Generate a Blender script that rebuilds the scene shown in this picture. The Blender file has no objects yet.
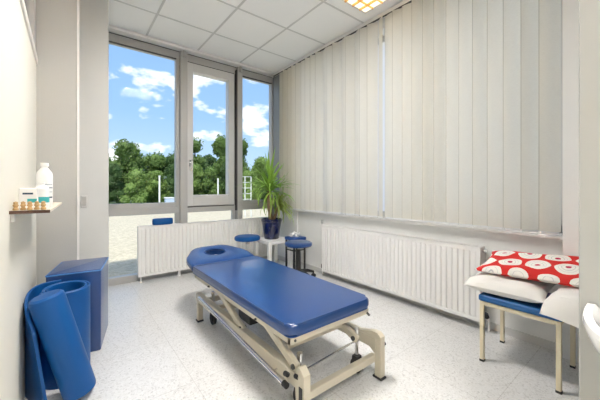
import bpy, bmesh, math, random
from mathutils import Vector, Matrix
from math import sin, cos, pi, radians, sqrt
random.seed(7)
S = bpy.context.scene
COL = S.collection

# ------------------------------------------------------------------ camera
cam_d = bpy.data.cameras.new('camera'); cam = bpy.data.objects.new('camera', cam_d); COL.objects.link(cam)
cam_d.sensor_width = 36.0; cam_d.lens = 293.0/600*36
cam_d.shift_y = -12.0/600
cam_d.clip_start = 0.02; cam_d.clip_end = 300
cam.location = (0, 0, 1.2); cam.rotation_euler = (radians(90), 0, -radians(38.3))
S.camera = cam
S.view_settings.view_transform = 'Standard'; S.view_settings.look = 'None'
S.view_settings.gamma = 1.0; S.view_settings.use_curve_mapping = False
S.view_settings.exposure = 0.66

# ------------------------------------------------------------------ node helper
def nt(tree):
    def N(t, **k):
        n = tree.nodes.new(t)
        for a, v in k.items(): setattr(n, a, v)
        return n
    def L(a, b): tree.links.new(a, b)
    return N, L

# ------------------------------------------------------------------ world: blue sky with fair weather clouds
W = bpy.data.worlds.new('sky'); S.world = W; W.use_nodes = True
t = W.node_tree; t.nodes.clear(); N, L = nt(t)
out = N('ShaderNodeOutputWorld'); bg = N('ShaderNodeBackground'); bg.inputs['Strength'].default_value = 1.2
L(bg.outputs[0], out.inputs[0])
tc = N('ShaderNodeTexCoord'); sep = N('ShaderNodeSeparateXYZ'); L(tc.outputs['Generated'], sep.inputs[0])
ramp = N('ShaderNodeValToRGB'); L(sep.outputs['Z'], ramp.inputs[0])
e = ramp.color_ramp.elements
e[0].position = 0.0; e[0].color = (0.40, 0.52, 0.66, 1)
e[1].position = 0.75; e[1].color = (0.12, 0.25, 0.52, 1)
m = ramp.color_ramp.elements.new(0.22); m.color = (0.23, 0.38, 0.62, 1)
mp = N('ShaderNodeMapping'); mp.inputs['Scale'].default_value = (1.0, 1.0, 2.1); mp.inputs['Location'].default_value = (1.3, 0.4, 0.9)
L(tc.outputs['Generated'], mp.inputs[0])
nz = N('ShaderNodeTexNoise'); nz.inputs['Scale'].default_value = 6.6; nz.inputs['Detail'].default_value = 9; nz.inputs['Roughness'].default_value = 0.52
L(mp.outputs[0], nz.inputs['Vector'])
cr = N('ShaderNodeValToRGB'); L(nz.outputs['Fac'], cr.inputs[0])
cr.color_ramp.elements[0].position = 0.53; cr.color_ramp.elements[0].color = (0, 0, 0, 1)
cr.color_ramp.elements[1].position = 0.62; cr.color_ramp.elements[1].color = (1, 1, 1, 1)
mx = N('ShaderNodeMix', data_type='RGBA'); L(cr.outputs[0], mx.inputs[0]); L(ramp.outputs[0], mx.inputs[6]); mx.inputs[7].default_value = (0.82, 0.82, 0.84, 1)
L(mx.outputs[2], bg.inputs[0])

# ------------------------------------------------------------------ sun (from beyond the blinds side, high)
sd = bpy.data.lights.new('sun', 'SUN'); sd.energy = 3.0; sd.angle = radians(2); sd.color = (1, 0.95, 0.86)
so = bpy.data.objects.new('sun', sd); COL.objects.link(so)
so.rotation_euler = Vector((-0.30, -0.42, 0.86)).to_track_quat('Z', 'Y').to_euler()

# ------------------------------------------------------------------ materials
def mat(name, col, rough=0.6, metal=0.0, noise=0.0, nscale=8.0, bump=0.0, bscale=60.0, coat=0.0, spec=0.5, trans=0.0, sheen=0.0):
    m = bpy.data.materials.new(name); m.use_nodes = True
    t = m.node_tree; N, L = nt(t); b = t.nodes['Principled BSDF']
    c = tuple(col) + (1,)
    b.inputs['Base Color'].default_value = c
    b.inputs['Roughness'].default_value = rough; b.inputs['Metallic'].default_value = metal
    b.inputs['Coat Weight'].default_value = coat; b.inputs['Specular IOR Level'].default_value = spec
    b.inputs['Sheen Weight'].default_value = sheen
    tc = N('ShaderNodeTexCoord')
    if noise > 0:
        n = N('ShaderNodeTexNoise'); n.inputs['Scale'].default_value = nscale; n.inputs['Detail'].default_value = 5
        L(tc.outputs['Object'], n.inputs['Vector'])
        r = N('ShaderNodeMix', data_type='RGBA')
        r.inputs[6].default_value = tuple(max(0, v*(1-noise)) for v in col) + (1,)
        r.inputs[7].default_value = tuple(min(1, v*(1+noise)) for v in col) + (1,)
        L(n.outputs['Fac'], r.inputs[0]); L(r.outputs[2], b.inputs['Base Color'])
    if bump > 0:
        n2 = N('ShaderNodeTexNoise'); n2.inputs['Scale'].default_value = bscale; n2.inputs['Detail'].default_value = 3
        L(tc.outputs['Object'], n2.inputs['Vector'])
        bp = N('ShaderNodeBump'); bp.inputs['Strength'].default_value = bump; bp.inputs['Distance'].default_value = 0.01
        L(n2.outputs['Fac'], bp.inputs['Height']); L(bp.outputs[0], b.inputs['Normal'])
    if trans > 0:
        tr = N('ShaderNodeBsdfTranslucent'); tr.inputs[0].default_value = c
        ms = N('ShaderNodeMixShader'); ms.inputs[0].default_value = trans
        o = t.nodes['Material Output']
        L(b.outputs[0], ms.inputs[1]); L(tr.outputs[0], ms.inputs[2]); L(ms.outputs[0], o.inputs[0])
    return m

M = {}
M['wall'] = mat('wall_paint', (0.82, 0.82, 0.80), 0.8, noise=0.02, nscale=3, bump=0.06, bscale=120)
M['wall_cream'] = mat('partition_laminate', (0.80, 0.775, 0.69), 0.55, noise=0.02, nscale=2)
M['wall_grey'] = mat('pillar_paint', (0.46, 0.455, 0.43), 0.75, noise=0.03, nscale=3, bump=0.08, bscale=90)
M['ceiling'] = mat('ceiling_tile', (0.95, 0.95, 0.94), 0.9, noise=0.03, nscale=120, bump=0.05, bscale=150)
M['tbar'] = mat('ceiling_grid_metal', (0.66, 0.66, 0.65), 0.5)
M['white_metal'] = mat('white_lacquer', (0.83, 0.81, 0.78), 0.35, noise=0.01)
M['radiator'] = mat('radiator_enamel', (0.82, 0.81, 0.79), 0.35, noise=0.01)
M['alu'] = mat('window_aluminium', (0.46, 0.455, 0.44), 0.42, metal=0.15, noise=0.03, nscale=20)
M['alu_light'] = mat('sash_aluminium', (0.62, 0.615, 0.60), 0.4, metal=0.2, noise=0.02)
M['alu_dark'] = mat('dark_aluminium', (0.24, 0.25, 0.25), 0.45, metal=0.2)
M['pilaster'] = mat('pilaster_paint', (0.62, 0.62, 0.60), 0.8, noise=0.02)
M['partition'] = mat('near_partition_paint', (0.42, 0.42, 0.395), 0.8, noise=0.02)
M['dark_gasket'] = mat('rubber_gasket', (0.06, 0.06, 0.06), 0.7)
M['chrome'] = mat('chrome', (0.75, 0.75, 0.75), 0.18, metal=1.0)
M['black'] = mat('black_plastic', (0.02, 0.02, 0.022), 0.45)
M['blue'] = mat('blue_vinyl', (0.003, 0.045, 0.19), 0.29, noise=0.06, nscale=6, bump=0.08, bscale=260, coat=0.45, spec=0.5)
M['blue_mat'] = mat('blue_foam', (0.002, 0.080, 0.29), 0.45, spec=0.35, noise=0.05, nscale=5, bump=0.1, bscale=200)
M['blue_dark'] = mat('navy_vinyl', (0.012, 0.06, 0.24), 0.35, noise=0.05)
M['piping'] = mat('light_blue_seam', (0.05, 0.2, 0.5), 0.4)
M['beige_metal'] = mat('beige_enamel', (0.58, 0.53, 0.42), 0.38, noise=0.02)
M['beige_leg'] = mat('cream_enamel', (0.74, 0.66, 0.48), 0.4)
M['pot'] = mat('cobalt_glaze', (0.004, 0.008, 0.06), 0.12, noise=0.3, nscale=12, coat=0.6)
M['soil'] = mat('soil', (0.06, 0.04, 0.025), 0.95, noise=0.4, nscale=60, bump=0.5)
M['bark'] = mat('bark', (0.25, 0.17, 0.10), 0.9, noise=0.35, nscale=30, bump=0.6)
M['leaf'] = mat('yucca_leaf', (0.30, 0.50, 0.08), 0.42, noise=0.45, nscale=9, trans=0.25)
M['leaf_dry'] = mat('yucca_leaf_pale', (0.42, 0.52, 0.14), 0.5, noise=0.4, nscale=12, trans=0.25)
M['white_plastic'] = mat('white_plastic', (0.84, 0.84, 0.83), 0.4)
M['porcelain'] = mat('porcelain', (0.86, 0.86, 0.85), 0.08, coat=0.5)
M['turq'] = mat('turquoise_label', (0.05, 0.42, 0.44), 0.4)
M['navy_label'] = mat('navy_label', (0.02, 0.05, 0.10), 0.5)
M['grey_label'] = mat('grey_print', (0.35, 0.38, 0.42), 0.5)
M['wood'] = mat('light_wood', (0.52, 0.34, 0.15), 0.5, noise=0.25, nscale=30)
M['shelf_edge'] = mat('shelf_brown_edge', (0.10, 0.05, 0.03), 0.6)
M['shelf_top'] = mat('shelf_cream', (0.72, 0.66, 0.55), 0.5)
M['pillow_white'] = mat('white_cotton', (0.80, 0.78, 0.74), 0.9, noise=0.03, bump=0.25, bscale=14, sheen=0.2)
M['pillow_white2'] = mat('cream_cotton', (0.82, 0.80, 0.76), 0.9, noise=0.03, bump=0.25, bscale=16, sheen=0.2)
M['trunk'] = mat('tree_trunk', (0.12, 0.09, 0.06), 0.9, noise=0.3)
M['pole'] = mat('pole_white', (0.80, 0.82, 0.80), 0.5)
M['pale_blue'] = mat('pale_blue_enamel', (0.45, 0.55, 0.68), 0.5)
M['grass'] = mat('meadow', (0.10, 0.16, 0.05), 0.95, noise=0.5, nscale=3)
M['tissue'] = mat('tissue', (0.85, 0.85, 0.85), 0.9, trans=0.2)
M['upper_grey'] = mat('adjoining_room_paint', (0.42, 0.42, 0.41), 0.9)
def tree_mat(name, col):
    return mat(name, col, 0.7, noise=0.6, nscale=1.3, trans=0.3)
TREE = [tree_mat('foliage_mid', (0.15, 0.24, 0.055)), tree_mat('foliage_dark', (0.095, 0.17, 0.05)), tree_mat('foliage_light', (0.24, 0.35, 0.09))]

def glass_mat():
    m = bpy.data.materials.new('window_glass'); m.use_nodes = True
    t = m.node_tree; t.nodes.clear(); N, L = nt(t)
    o = N('ShaderNodeOutputMaterial'); tr = N('ShaderNodeBsdfTransparent'); tr.inputs[0].default_value = (0.97, 0.98, 0.97, 1)
    g = N('ShaderNodeBsdfGlossy'); g.inputs['Roughness'].default_value = 0.02
    fr = N('ShaderNodeFresnel'); fr.inputs[0].default_value = 1.15
    ms = N('ShaderNodeMixShader'); L(fr.outputs[0], ms.inputs[0]); L(tr.outputs[0], ms.inputs[1]); L(g.outputs[0], ms.inputs[2]); L(ms.outputs[0], o.inputs[0])
    return m
M['glass'] = glass_mat()
def frosted():
    m = bpy.data.materials.new('frosted_glass'); m.use_nodes = True
    t = m.node_tree; t.nodes.clear(); N, L = nt(t)
    o = N('ShaderNodeOutputMaterial'); tr = N('ShaderNodeBsdfTranslucent'); tr.inputs[0].default_value = (0.98, 0.98, 0.98, 1)
    tp = N('ShaderNodeBsdfTransparent'); ms = N('ShaderNodeMixShader'); ms.inputs[0].default_value = 0.9
    L(tp.outputs[0], ms.inputs[1]); L(tr.outputs[0], ms.inputs[2]); L(ms.outputs[0], o.inputs[0])
    return m
M['frosted'] = frosted()

def floor_mat():
    m = bpy.data.materials.new('terrazzo_vinyl'); m.use_nodes = True
    t = m.node_tree; N, L = nt(t); b = t.nodes['Principled BSDF']
    tc = N('ShaderNodeTexCoord')
    v = N('ShaderNodeTexVoronoi'); v.inputs['Scale'].default_value = 120; L(tc.outputs['Object'], v.inputs['Vector'])
    r = N('ShaderNodeValToRGB'); L(v.outputs['Color'], r.inputs[0])
    e = r.color_ramp.elements; e[0].position = 0.0; e[0].color = (0.52, 0.51, 0.50, 1); e[1].position = 1.0; e[1].color = (0.82, 0.82, 0.81, 1)
    k = r.color_ramp.elements.new(0.30); k.color = (0.74, 0.735, 0.72, 1)
    n = N('ShaderNodeTexNoise'); n.inputs['Scale'].default_value = 170; n.inputs['Detail'].default_value = 2; L(tc.outputs['Object'], n.inputs['Vector'])
    mx = N('ShaderNodeMix', data_type='RGBA', blend_type='MULTIPLY'); mx.inputs[0].default_value = 0.22
    L(r.outputs[0], mx.inputs[6]); L(n.outputs['Fac'], mx.inputs[7])
    br = N('ShaderNodeTexBrick'); br.offset = 0.0; br.inputs['Scale'].default_value = 1.0
    br.inputs['Brick Width'].default_value = 0.61; br.inputs['Row Height'].default_value = 0.61; br.inputs['Mortar Size'].default_value = 0.0022; br.inputs['Mortar Smooth'].default_value = 0.3
    br.inputs['Color1'].default_value = (1, 1, 1, 1); br.inputs['Color2'].default_value = (0.975, 0.975, 0.975, 1); br.inputs['Mortar'].default_value = (0.80, 0.79, 0.78, 1)
    L(tc.outputs['Object'], br.inputs['Vector'])
    m2 = N('ShaderNodeMix', data_type='RGBA', blend_type='MULTIPLY'); m2.inputs[0].default_value = 1.0
    L(mx.outputs[2], m2.inputs[6]); L(br.outputs['Color'], m2.inputs[7]); L(m2.outputs[2], b.inputs['Base Color'])
    n3 = N('ShaderNodeTexNoise'); n3.inputs['Scale'].default_value = 5; L(tc.outputs['Object'], n3.inputs['Vector'])
    mr = N('ShaderNodeMapRange'); mr.inputs['To Min'].default_value = 0.13; mr.inputs['To Max'].default_value = 0.28; L(n3.outputs['Fac'], mr.inputs[0]); L(mr.outputs[0], b.inputs['Roughness'])
    return m
M['floor'] = floor_mat()

def gravel_mat():
    m = bpy.data.materials.new('roof_gravel'); m.use_nodes = True
    t = m.node_tree; N, L = nt(t); b = t.nodes['Principled BSDF']; b.inputs['Roughness'].default_value = 0.95
    tc = N('ShaderNodeTexCoord'); n = N('ShaderNodeTexNoise'); n.inputs['Scale'].default_value = 14; n.inputs['Detail'].default_value = 8; n.inputs['Roughness'].default_value = 0.7
    L(tc.outputs['Object'], n.inputs['Vector'])
    r = N('ShaderNodeValToRGB'); L(n.outputs['Fac'], r.inputs[0]); e = r.color_ramp.elements
    e[0].position = 0.3; e[0].color = (0.38, 0.33, 0.235, 1); e[1].position = 0.7; e[1].color = (0.72, 0.64, 0.48, 1)
    L(r.outputs[0], b.inputs['Base Color']); return m
M['gravel'] = gravel_mat()

def vane_mat():
    m = bpy.data.materials.new('blind_fabric'); m.use_nodes = True
    t = m.node_tree; t.nodes.clear(); N, L = nt(t)
    o = N('ShaderNodeOutputMaterial'); tc = N('ShaderNodeTexCoord')
    mp = N('ShaderNodeMapping'); mp.inputs['Scale'].default_value = (60, 60, 260); L(tc.outputs['Object'], mp.inputs[0])
    n = N('ShaderNodeTexNoise'); n.inputs['Scale'].default_value = 1; L(mp.outputs[0], n.inputs['Vector'])
    r = N('ShaderNodeMix', data_type='RGBA'); r.inputs[6].default_value = (0.79, 0.745, 0.645, 1); r.inputs[7].default_value = (0.88, 0.845, 0.75, 1); L(n.outputs['Fac'], r.inputs[0])
    d = N('ShaderNodeBsdfDiffuse'); tr = N('ShaderNodeBsdfTranslucent'); L(r.outputs[2], d.inputs[0]); L(r.outputs[2], tr.inputs[0])
    ms = N('ShaderNodeMixShader'); ms.inputs[0].default_value = 0.62; L(d.outputs[0], ms.inputs[1]); L(tr.outputs[0], ms.inputs[2]); L(ms.outputs[0], o.inputs[0])
    return m
M['vane'] = vane_mat()
M['hem_shade'] = mat('blind_hem_shade', (0.56, 0.52, 0.43), 0.9)  # hem edge coloured darker, painting the shade line where vanes overlap

def red_pillow_mat():
    m = bpy.data.materials.new('red_circle_cotton'); m.use_nodes = True
    t = m.node_tree; N, L = nt(t); b = t.nodes['Principled BSDF']; b.inputs['Roughness'].default_value = 0.85
    tc = N('ShaderNodeTexCoord'); sp = N('ShaderNodeSeparateXYZ'); L(tc.outputs['Object'], sp.inputs[0])
    def ma(op, a, bb=None, c=None):
        n = N('ShaderNodeMath', operation=op)
        for i, v in enumerate((a, bb, c)):
            if v is None: continue
            if isinstance(v, (int, float)): n.inputs[i].default_value = v
            else: L(v, n.inputs[i])
        return n.outputs[0]
    P = 0.155
    v = ma('DIVIDE', sp.outputs['X'], P*0.95); v = ma('ADD', v, 0.98)
    row = ma('FLOOR', v)
    u = ma('DIVIDE', sp.outputs['Y'], P); u = ma('ADD', u, ma('MULTIPLY', row, 0.5))
    fu = ma('SUBTRACT', ma('FRACT', u), 0.5); fv = ma('SUBTRACT', ma('FRACT', v), 0.5)
    nz = N('ShaderNodeTexNoise'); nz.inputs['Scale'].default_value = 14; L(tc.outputs['Object'], nz.inputs['Vector'])
    d = ma('SQRT', ma('ADD', ma('MULTIPLY', fu, fu), ma('MULTIPLY', fv, fv)))
    d = ma('ADD', d, ma('MULTIPLY', ma('SUBTRACT', nz.outputs['Fac'], 0.5), 0.06))
    r = N('ShaderNodeValToRGB'); r.color_ramp.interpolation = 'CONSTANT'; L(d, r.inputs[0])
    red = (0.62, 0.02, 0.015, 1); wh = (0.82, 0.79, 0.74, 1); ring = (0.50, 0.50, 0.52, 1)
    e = r.color_ramp.elements; e[0].position = 0; e[0].color = (0.50, 0.02, 0.08, 1); e[1].position = 0.095; e[1].color = wh
    for p, c in ((0.20, ring), (0.222, wh), (0.30, (0.62, 0.6, 0.6, 1)), (0.315, wh), (0.435, red)):
        k = r.color_ramp.elements.new(p); k.color = c
    L(r.outputs[0], b.inputs['Base Color']); return m
M['red_pillow'] = red_pillow_mat()

def emit_mat(name, col, s):
    m = bpy.data.materials.new(name); m.use_nodes = True
    t = m.node_tree; t.nodes.clear(); N, L = nt(t)
    o = N('ShaderNodeOutputMaterial'); e = N('ShaderNodeEmission'); e.inputs[0].default_value = tuple(col)+(1,); e.inputs[1].default_value = s; L(e.outputs[0], o.inputs[0]); return m
M['lamp_warm'] = emit_mat('warm_tube_light', (1.0, 0.80, 0.50), 1.5)
M['lamp_fill'] = emit_mat('neutral_fill_light', (1.0, 0.97, 0.94), 64.0)  # strong emission for the two added fill lights only
M['louver'] = mat('brass_louver', (0.80, 0.50, 0.18), 0.3, metal=0.7)

# ------------------------------------------------------------------ geometry helpers (world coordinates)
ORI = {}
def org(o): return ORI.get(o.name, Vector((0, 0, 0))) if o else None
def BM(): return bmesh.new()
def box(bm, lo, hi, bev=0.0, seg=2, rot=None, piv=None):
    c = [(a+b)/2 for a, b in zip(lo, hi)]; s = [abs(b-a) for a, b in zip(lo, hi)]
    r = bmesh.ops.create_cube(bm, size=1.0); vs = r['verts']
    bmesh.ops.scale(bm, vec=s, verts=vs); bmesh.ops.translate(bm, vec=c, verts=vs)
    if bev > 0:
        es = list({e for v in vs for e in v.link_edges})
        rb = bmesh.ops.bevel(bm, geom=es, offset=bev, segments=seg, affect='EDGES', profile=0.5)
        vs = list({v for f in rb['faces'] for v in f.verts} | {v for v in vs if v.is_valid})
    if rot is not None: bmesh.ops.rotate(bm, cent=piv if piv is not None else c, matrix=rot, verts=[v for v in vs if v.is_valid])
    return bm
def beam(bm, a, b, w, h, bev=0.004, up=Vector((0, 0, 1))):
    a = Vector(a); b = Vector(b); d = b-a; Ln = d.length; x = d.normalized()
    y = up.cross(x)
    if y.length < 1e-4: y = Vector((0, 1, 0))
    y.normalize(); z = x.cross(y)
    tmp = bmesh.new(); box(tmp, (0, -w/2, -h/2), (Ln, w/2, h/2), bev, 1)
    Mx = Matrix((x, y, z)).transposed().to_4x4(); Mx.translation = a
    bmesh.ops.transform(tmp, matrix=Mx, verts=tmp.verts); merge(bm, tmp); return bm
def merge(bm, tmp):
    me = bpy.data.meshes.new('t'); tmp.to_mesh(me); tmp.free(); bm.from_mesh(me); bpy.data.meshes.remove(me)
def tube(bm, pts, r, seg=12, cap=True):
    pts = [Vector(p) for p in pts]; rings = []
    rr = r if isinstance(r, (list, tuple)) else [r]*len(pts)
    for i, p in enumerate(pts):
        d = (pts[min(i+1, len(pts)-1)]-pts[max(i-1, 0)]).normalized()
        u = Vector((0, 0, 1)) if abs(d.z) < 0.9 else Vector((1, 0, 0))
        x = d.cross(u).normalized(); y = d.cross(x).normalized()
        rings.append([bm.verts.new(p+rr[i]*(cos(2*pi*k/seg)*x+sin(2*pi*k/seg)*y)) for k in range(seg)])
    for a, b in zip(rings, rings[1:]):
        for k in range(seg): bm.faces.new((a[k], a[(k+1) % seg], b[(k+1) % seg], b[k]))
    if cap: bm.faces.new(rings[0][::-1]); bm.faces.new(rings[-1])
    return bm
def lathe(bm, prof, c, seg=32, close=True, sx=1.0, sy=1.0):
    c = Vector(c); rings = []
    for r, z in prof:
        if r < 1e-5: rings.append([bm.verts.new(c+Vector((0, 0, z)))])
        else: rings.append([bm.verts.new(c+Vector((r*sx*cos(2*pi*k/seg), r*sy*sin(2*pi*k/seg), z))) for k in range(seg)])
    for a, b in zip(rings, rings[1:]):
        if len(a) == 1 and len(b) == 1: continue
        for k in range(seg):
            k2 = (k+1) % seg
            if len(a) == 1: bm.faces.new((a[0], b[k2], b[k]))
            elif len(b) == 1: bm.faces.new((a[k], a[k2], b[0]))
            else: bm.faces.new((a[k], a[k2], b[k2], b[k]))
    if close:
        for rg in (rings[0], rings[-1]):
            if len(rg) > 1: bm.faces.new(rg)
    return bm
def prism(bm, poly, z0, z1, bev=0.0, seg=3, axis='z'):
    """outline in the plane, extruded along an axis"""
    def P(a, b, h):
        return {'z': (a, b, h), 'y': (a, h, b), 'x': (h, a, b)}[axis]
    tmp = bmesh.new()
    lo = [tmp.verts.new(P(a, b, z0)) for a, b in poly]; hi = [tmp.verts.new(P(a, b, z1)) for a, b in poly]
    n = len(poly)
    for k in range(n): tmp.faces.new((lo[k], lo[(k+1) % n], hi[(k+1) % n], hi[k]))
    f1 = tmp.faces.new(lo[::-1]); f2 = tmp.faces.new(hi)
    if bev > 0:
        es = list({e for f in (f1, f2) for e in f.edges})
        bmesh.ops.bevel(tmp, geom=es, offset=bev, segments=seg, affect='EDGES', profile=0.5)
    merge(bm, tmp); return bm
def round_poly(pts, r, n=6):
    out = []
    N_ = len(pts)
    for i in range(N_):
        p0, p, p1 = Vector(pts[i-1]), Vector(pts[i]), Vector(pts[(i+1) % N_])
        ri = r[i] if isinstance(r, (list, tuple)) else r
        a = p+(p0-p).normalized()*ri; b = p+(p1-p).normalized()*ri
        for k in range(n+1):
            s = k/n; out.append(tuple((1-s)**2*a+2*s*(1-s)*p+s*s*b))
    return out
def obj(name, bm, m, parent=None, at=None, smooth=True, label=None):
    bmesh.ops.recalc_face_normals(bm, faces=bm.faces)
    o_ = Vector(at) if at is not None else (org(parent) if parent else Vector((0, 0, 0)))
    if parent and at is None: o_ = org(parent)
    for v in bm.verts: v.co -= o_
    me = bpy.data.meshes.new(name); bm.to_mesh(me); bm.free()
    if smooth:
        for p in me.polygons: p.use_smooth = True
    me.materials.append(m if not isinstance(m, str) else M[m])
    o = bpy.data.objects.new(name, me); COL.objects.link(o)
    if smooth:
        try: me.set_sharp_from_angle(angle=radians(35))
        except Exception: pass
    if parent:
        o.parent = parent; o.location = o_-org(parent)
    else: o.location = o_
    ORI[o.name] = o_
    if label: o['label'] = label
    return o
def thing(name, label, cat, loc, group=None):
    o = bpy.data.objects.new(name, None); COL.objects.link(o); o.location = loc; o.empty_display_size = 0.1
    ORI[o.name] = Vector(loc); tag(o, label, cat, group); return o
def tag(o, label, cat, group=None):
    o['label'] = label; o['category'] = cat
    if group: o['group'] = group
    return o
def struct(name, bm, m, parent=None, smooth=False, label=None):
    o = obj(name, bm, m, parent, smooth=smooth, label=label)
    if not parent: o['kind'] = 'structure'
    return o

# room dimensions
XR, YB, ZC = 2.82, 4.27, 3.15
XL = -0.20
YN = -2.6

# ------------------------------------------------------------------ shell
b = BM(); box(b, (-1.6, YN, -0.12), (3.15, YB+0.12, 0)); struct('floor', b, 'floor')
b = BM(); box(b, (-1.6, YN, ZC), (3.15, YB+0.12, ZC+0.25)); struct('ceiling', b, 'ceiling')
# ceiling grid bars
b = BM()
gx = [0.78+0.655*k for k in range(-3, 4)]; gy = [2.25+0.66*k for k in range(-7, 4)]
for x in gx: box(b, (x-0.011, YN, ZC-0.004), (x+0.011, YB-0.02, ZC+0.002))
for y in gy: box(b, (-1.5, y-0.011, ZC-0.0035), (XR, y+0.011, ZC+0.002))
struct('trim_1', b, 'tbar')
# left partition with glazing strip above
b = BM(); box(b, (XL-0.06, YN, 0), (XL, 3.1, 2.17)); struct('wall_left', b, 'wall_cream')
b = BM(); box(b, (XL-0.07, YN, 2.17), (XL+0.012, 3.1, 2.215), 0.003, 1); struct('trim_2', b, 'white_metal')
w1 = struct('window_1', (lambda b: (box(b, (XL-0.06, 2.93, 2.215), (XL-0.0, 3.06, ZC)), box(b, (XL-0.06, 0.4, 2.215), (XL, 0.46, ZC)), b)[-1])(BM()), 'alu')
b = BM(); box(b, (XL-0.035, 0.46, 2.215), (XL-0.027, 2.93, ZC)); box(b, (XL-0.035, YN, 2.215), (XL-0.027, 0.4, ZC)); obj('pane', b, 'glass', w1, smooth=False)
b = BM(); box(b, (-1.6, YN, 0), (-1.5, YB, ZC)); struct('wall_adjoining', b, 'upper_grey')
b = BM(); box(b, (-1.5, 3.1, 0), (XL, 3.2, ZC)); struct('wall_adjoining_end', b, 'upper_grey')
# pillars to the left of the windows
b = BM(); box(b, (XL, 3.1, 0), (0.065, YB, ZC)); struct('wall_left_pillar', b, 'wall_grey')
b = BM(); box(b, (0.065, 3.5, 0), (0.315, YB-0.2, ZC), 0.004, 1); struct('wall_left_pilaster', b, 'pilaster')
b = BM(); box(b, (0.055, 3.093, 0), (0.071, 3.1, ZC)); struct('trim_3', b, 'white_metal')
# rear wall and near right partition
b = BM(); box(b, (XL, YN-0.1, 0), (XR, YN, ZC)); struct('wall_rear', b, 'wall')
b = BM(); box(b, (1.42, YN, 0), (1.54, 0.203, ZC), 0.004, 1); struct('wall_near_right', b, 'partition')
# right wall: parapet, end pier, column, lintel
b = BM(); box(b, (XR, YN, 0), (XR+0.25, YB+0.1, 0.83)); box(b, (XR, YN, 0.83), (XR+0.25, 0.2, ZC)); struct('wall_right', b, 'wall')
b = BM(); box(b, (XR-0.08, 0.2, 0.0), (XR+0.25, 0.475, ZC)); struct('wall_right_pier', b, 'wall')
b = BM(); box(b, (XR, 0.475, 3.02), (XR+0.25, YB+0.1, ZC)); struct('wall_right_lintel', b, 'wall')
b = BM(); box(b, (XR-0.02, 3.62, 0), (XR+0.25, YB+0.1, ZC)); struct('wall_right_column', b, 'wall')
b = BM(); box(b, (XR-0.055, 0.475, 0.83), (XR+0.25, 3.62, 0.855), 0.004, 2); struct('trim_4', b, 'white_metal', label='white window sill')
b = BM(); box(b, (XR-0.055, 3.90, 0.86), (XR-0.021, YB-0.012, 3.11), 0.003, 1); struct('trim_7', b, 'alu_dark', label='grey aluminium corner profile')
b = BM(); box(b, (XR-0.012, 0.475, 0), (XR, 3.62, 0.06)); box(b, (XR-0.032, 3.62, 0), (XR-0.02, YB, 0.06)); struct('baseboard_right', b, 'alu_light')
# right windows behind the blind
w = struct('window_2', (lambda b: ([box(b, (XR+0.14, y-0.03, 0.855), (XR+0.2, y+0.03, 3.02)) for y in (0.505, 1.53, 2.56, 3.59)], [box(b, (XR+0.14, 0.475, z0), (XR+0.2, 3.62, z1)) for z0, z1 in ((0.855, 0.92), (2.96, 3.02))], b)[-1])(BM()), 'alu_light')
b = BM()
for a, c in ((0.535, 1.5), (1.56, 2.53), (2.59, 3.56)): box(b, (XR+0.165, a, 0.92), (XR+0.166, c, 2.96))
obj('pane', b, 'frosted', w, smooth=False, label='frosted glass')

# ------------------------------------------------------------------ back window front
Y0, Y1 = YB-0.01, YB+0.09      # frame depth
def bar(b, x0, x1, z0, z1, y0=Y0, y1=Y1, bev=0.003): box(b, (x0, y0, z0), (x1, y1, z1), bev, 1)
b = BM()
bar(b, 0.30, 2.95, 3.0, 3.11); bar(b, 0.30, 2.95, 0, 0.085); bar(b, 0.30, 2.95, 0.85, 0.93); bar(b, 0.30, 2.95, 0.93, 1.0, Y0+0.02)
bar(b, 0.30, 0.385, 0.085, 3.0)
bar(b, 1.215, 1.31, 0.085, 3.1, Y0-0.06); bar(b, 1.175, 1.215, 0.085, 3.0, Y0+0.01)
bar(b, 2.075, 2.16, 0.085, 3.1, Y0-0.06); bar(b, 2.035, 2.06, 0.085, 3.0, Y0+0.01)
bar(b, 2.745, 2.80, 0.085, 3.0, Y0); 
w3 = struct('window_3', b, 'alu')
b = BM(); box(b, (0.385, Y0+0.04, 0.085), (1.18, Y0+0.048, 0.85)); box(b, (1.31, Y0+0.04, 0.085), (2.04, Y0+0.048, 0.85)); box(b, (2.16, Y0+0.04, 0.085), (2.75, Y0+0.048, 0.85)); 
box(b, (0.385, Y0+0.04, 1.0), (1.18, Y0+0.048, 3.0)); box(b, (2.16, Y0+0.04, 1.0), (2.75, Y0+0.048, 3.0)); obj('pane', b, 'glass', w3, smooth=False)
b = BM(); bar(b, 2.80, 2.86, 0.085, 3.0, Y0-0.03); obj('corner_profile', b, 'alu_dark', w3, smooth=False)
b = BM()
for x in (2.066,): box(b, (x-0.007, Y0-0.055, 0.85), (x+0.008, Y0+0.02, 3.05))
for x0, x1, z in ((0.385, 2.745, 3.100), (0.385, 1.175, 2.994), (2.16, 2.745, 2.994), (1.31, 2.04, 0.925), (1.31, 2.04, 2.992)): box(b, (x0, Y0-0.004, z), (x1, Y0+0.03, z+0.008))
obj('gasket', b, 'dark_gasket', w3, smooth=False)
for x in (1.262, 2.12): b = BM(); tube(b, [(x, Y0-0.075, 3.02), (x, Y0-0.075, 3.10)], 0.022, 10); obj('pivot_fitting', b, 'alu', w3)
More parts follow.
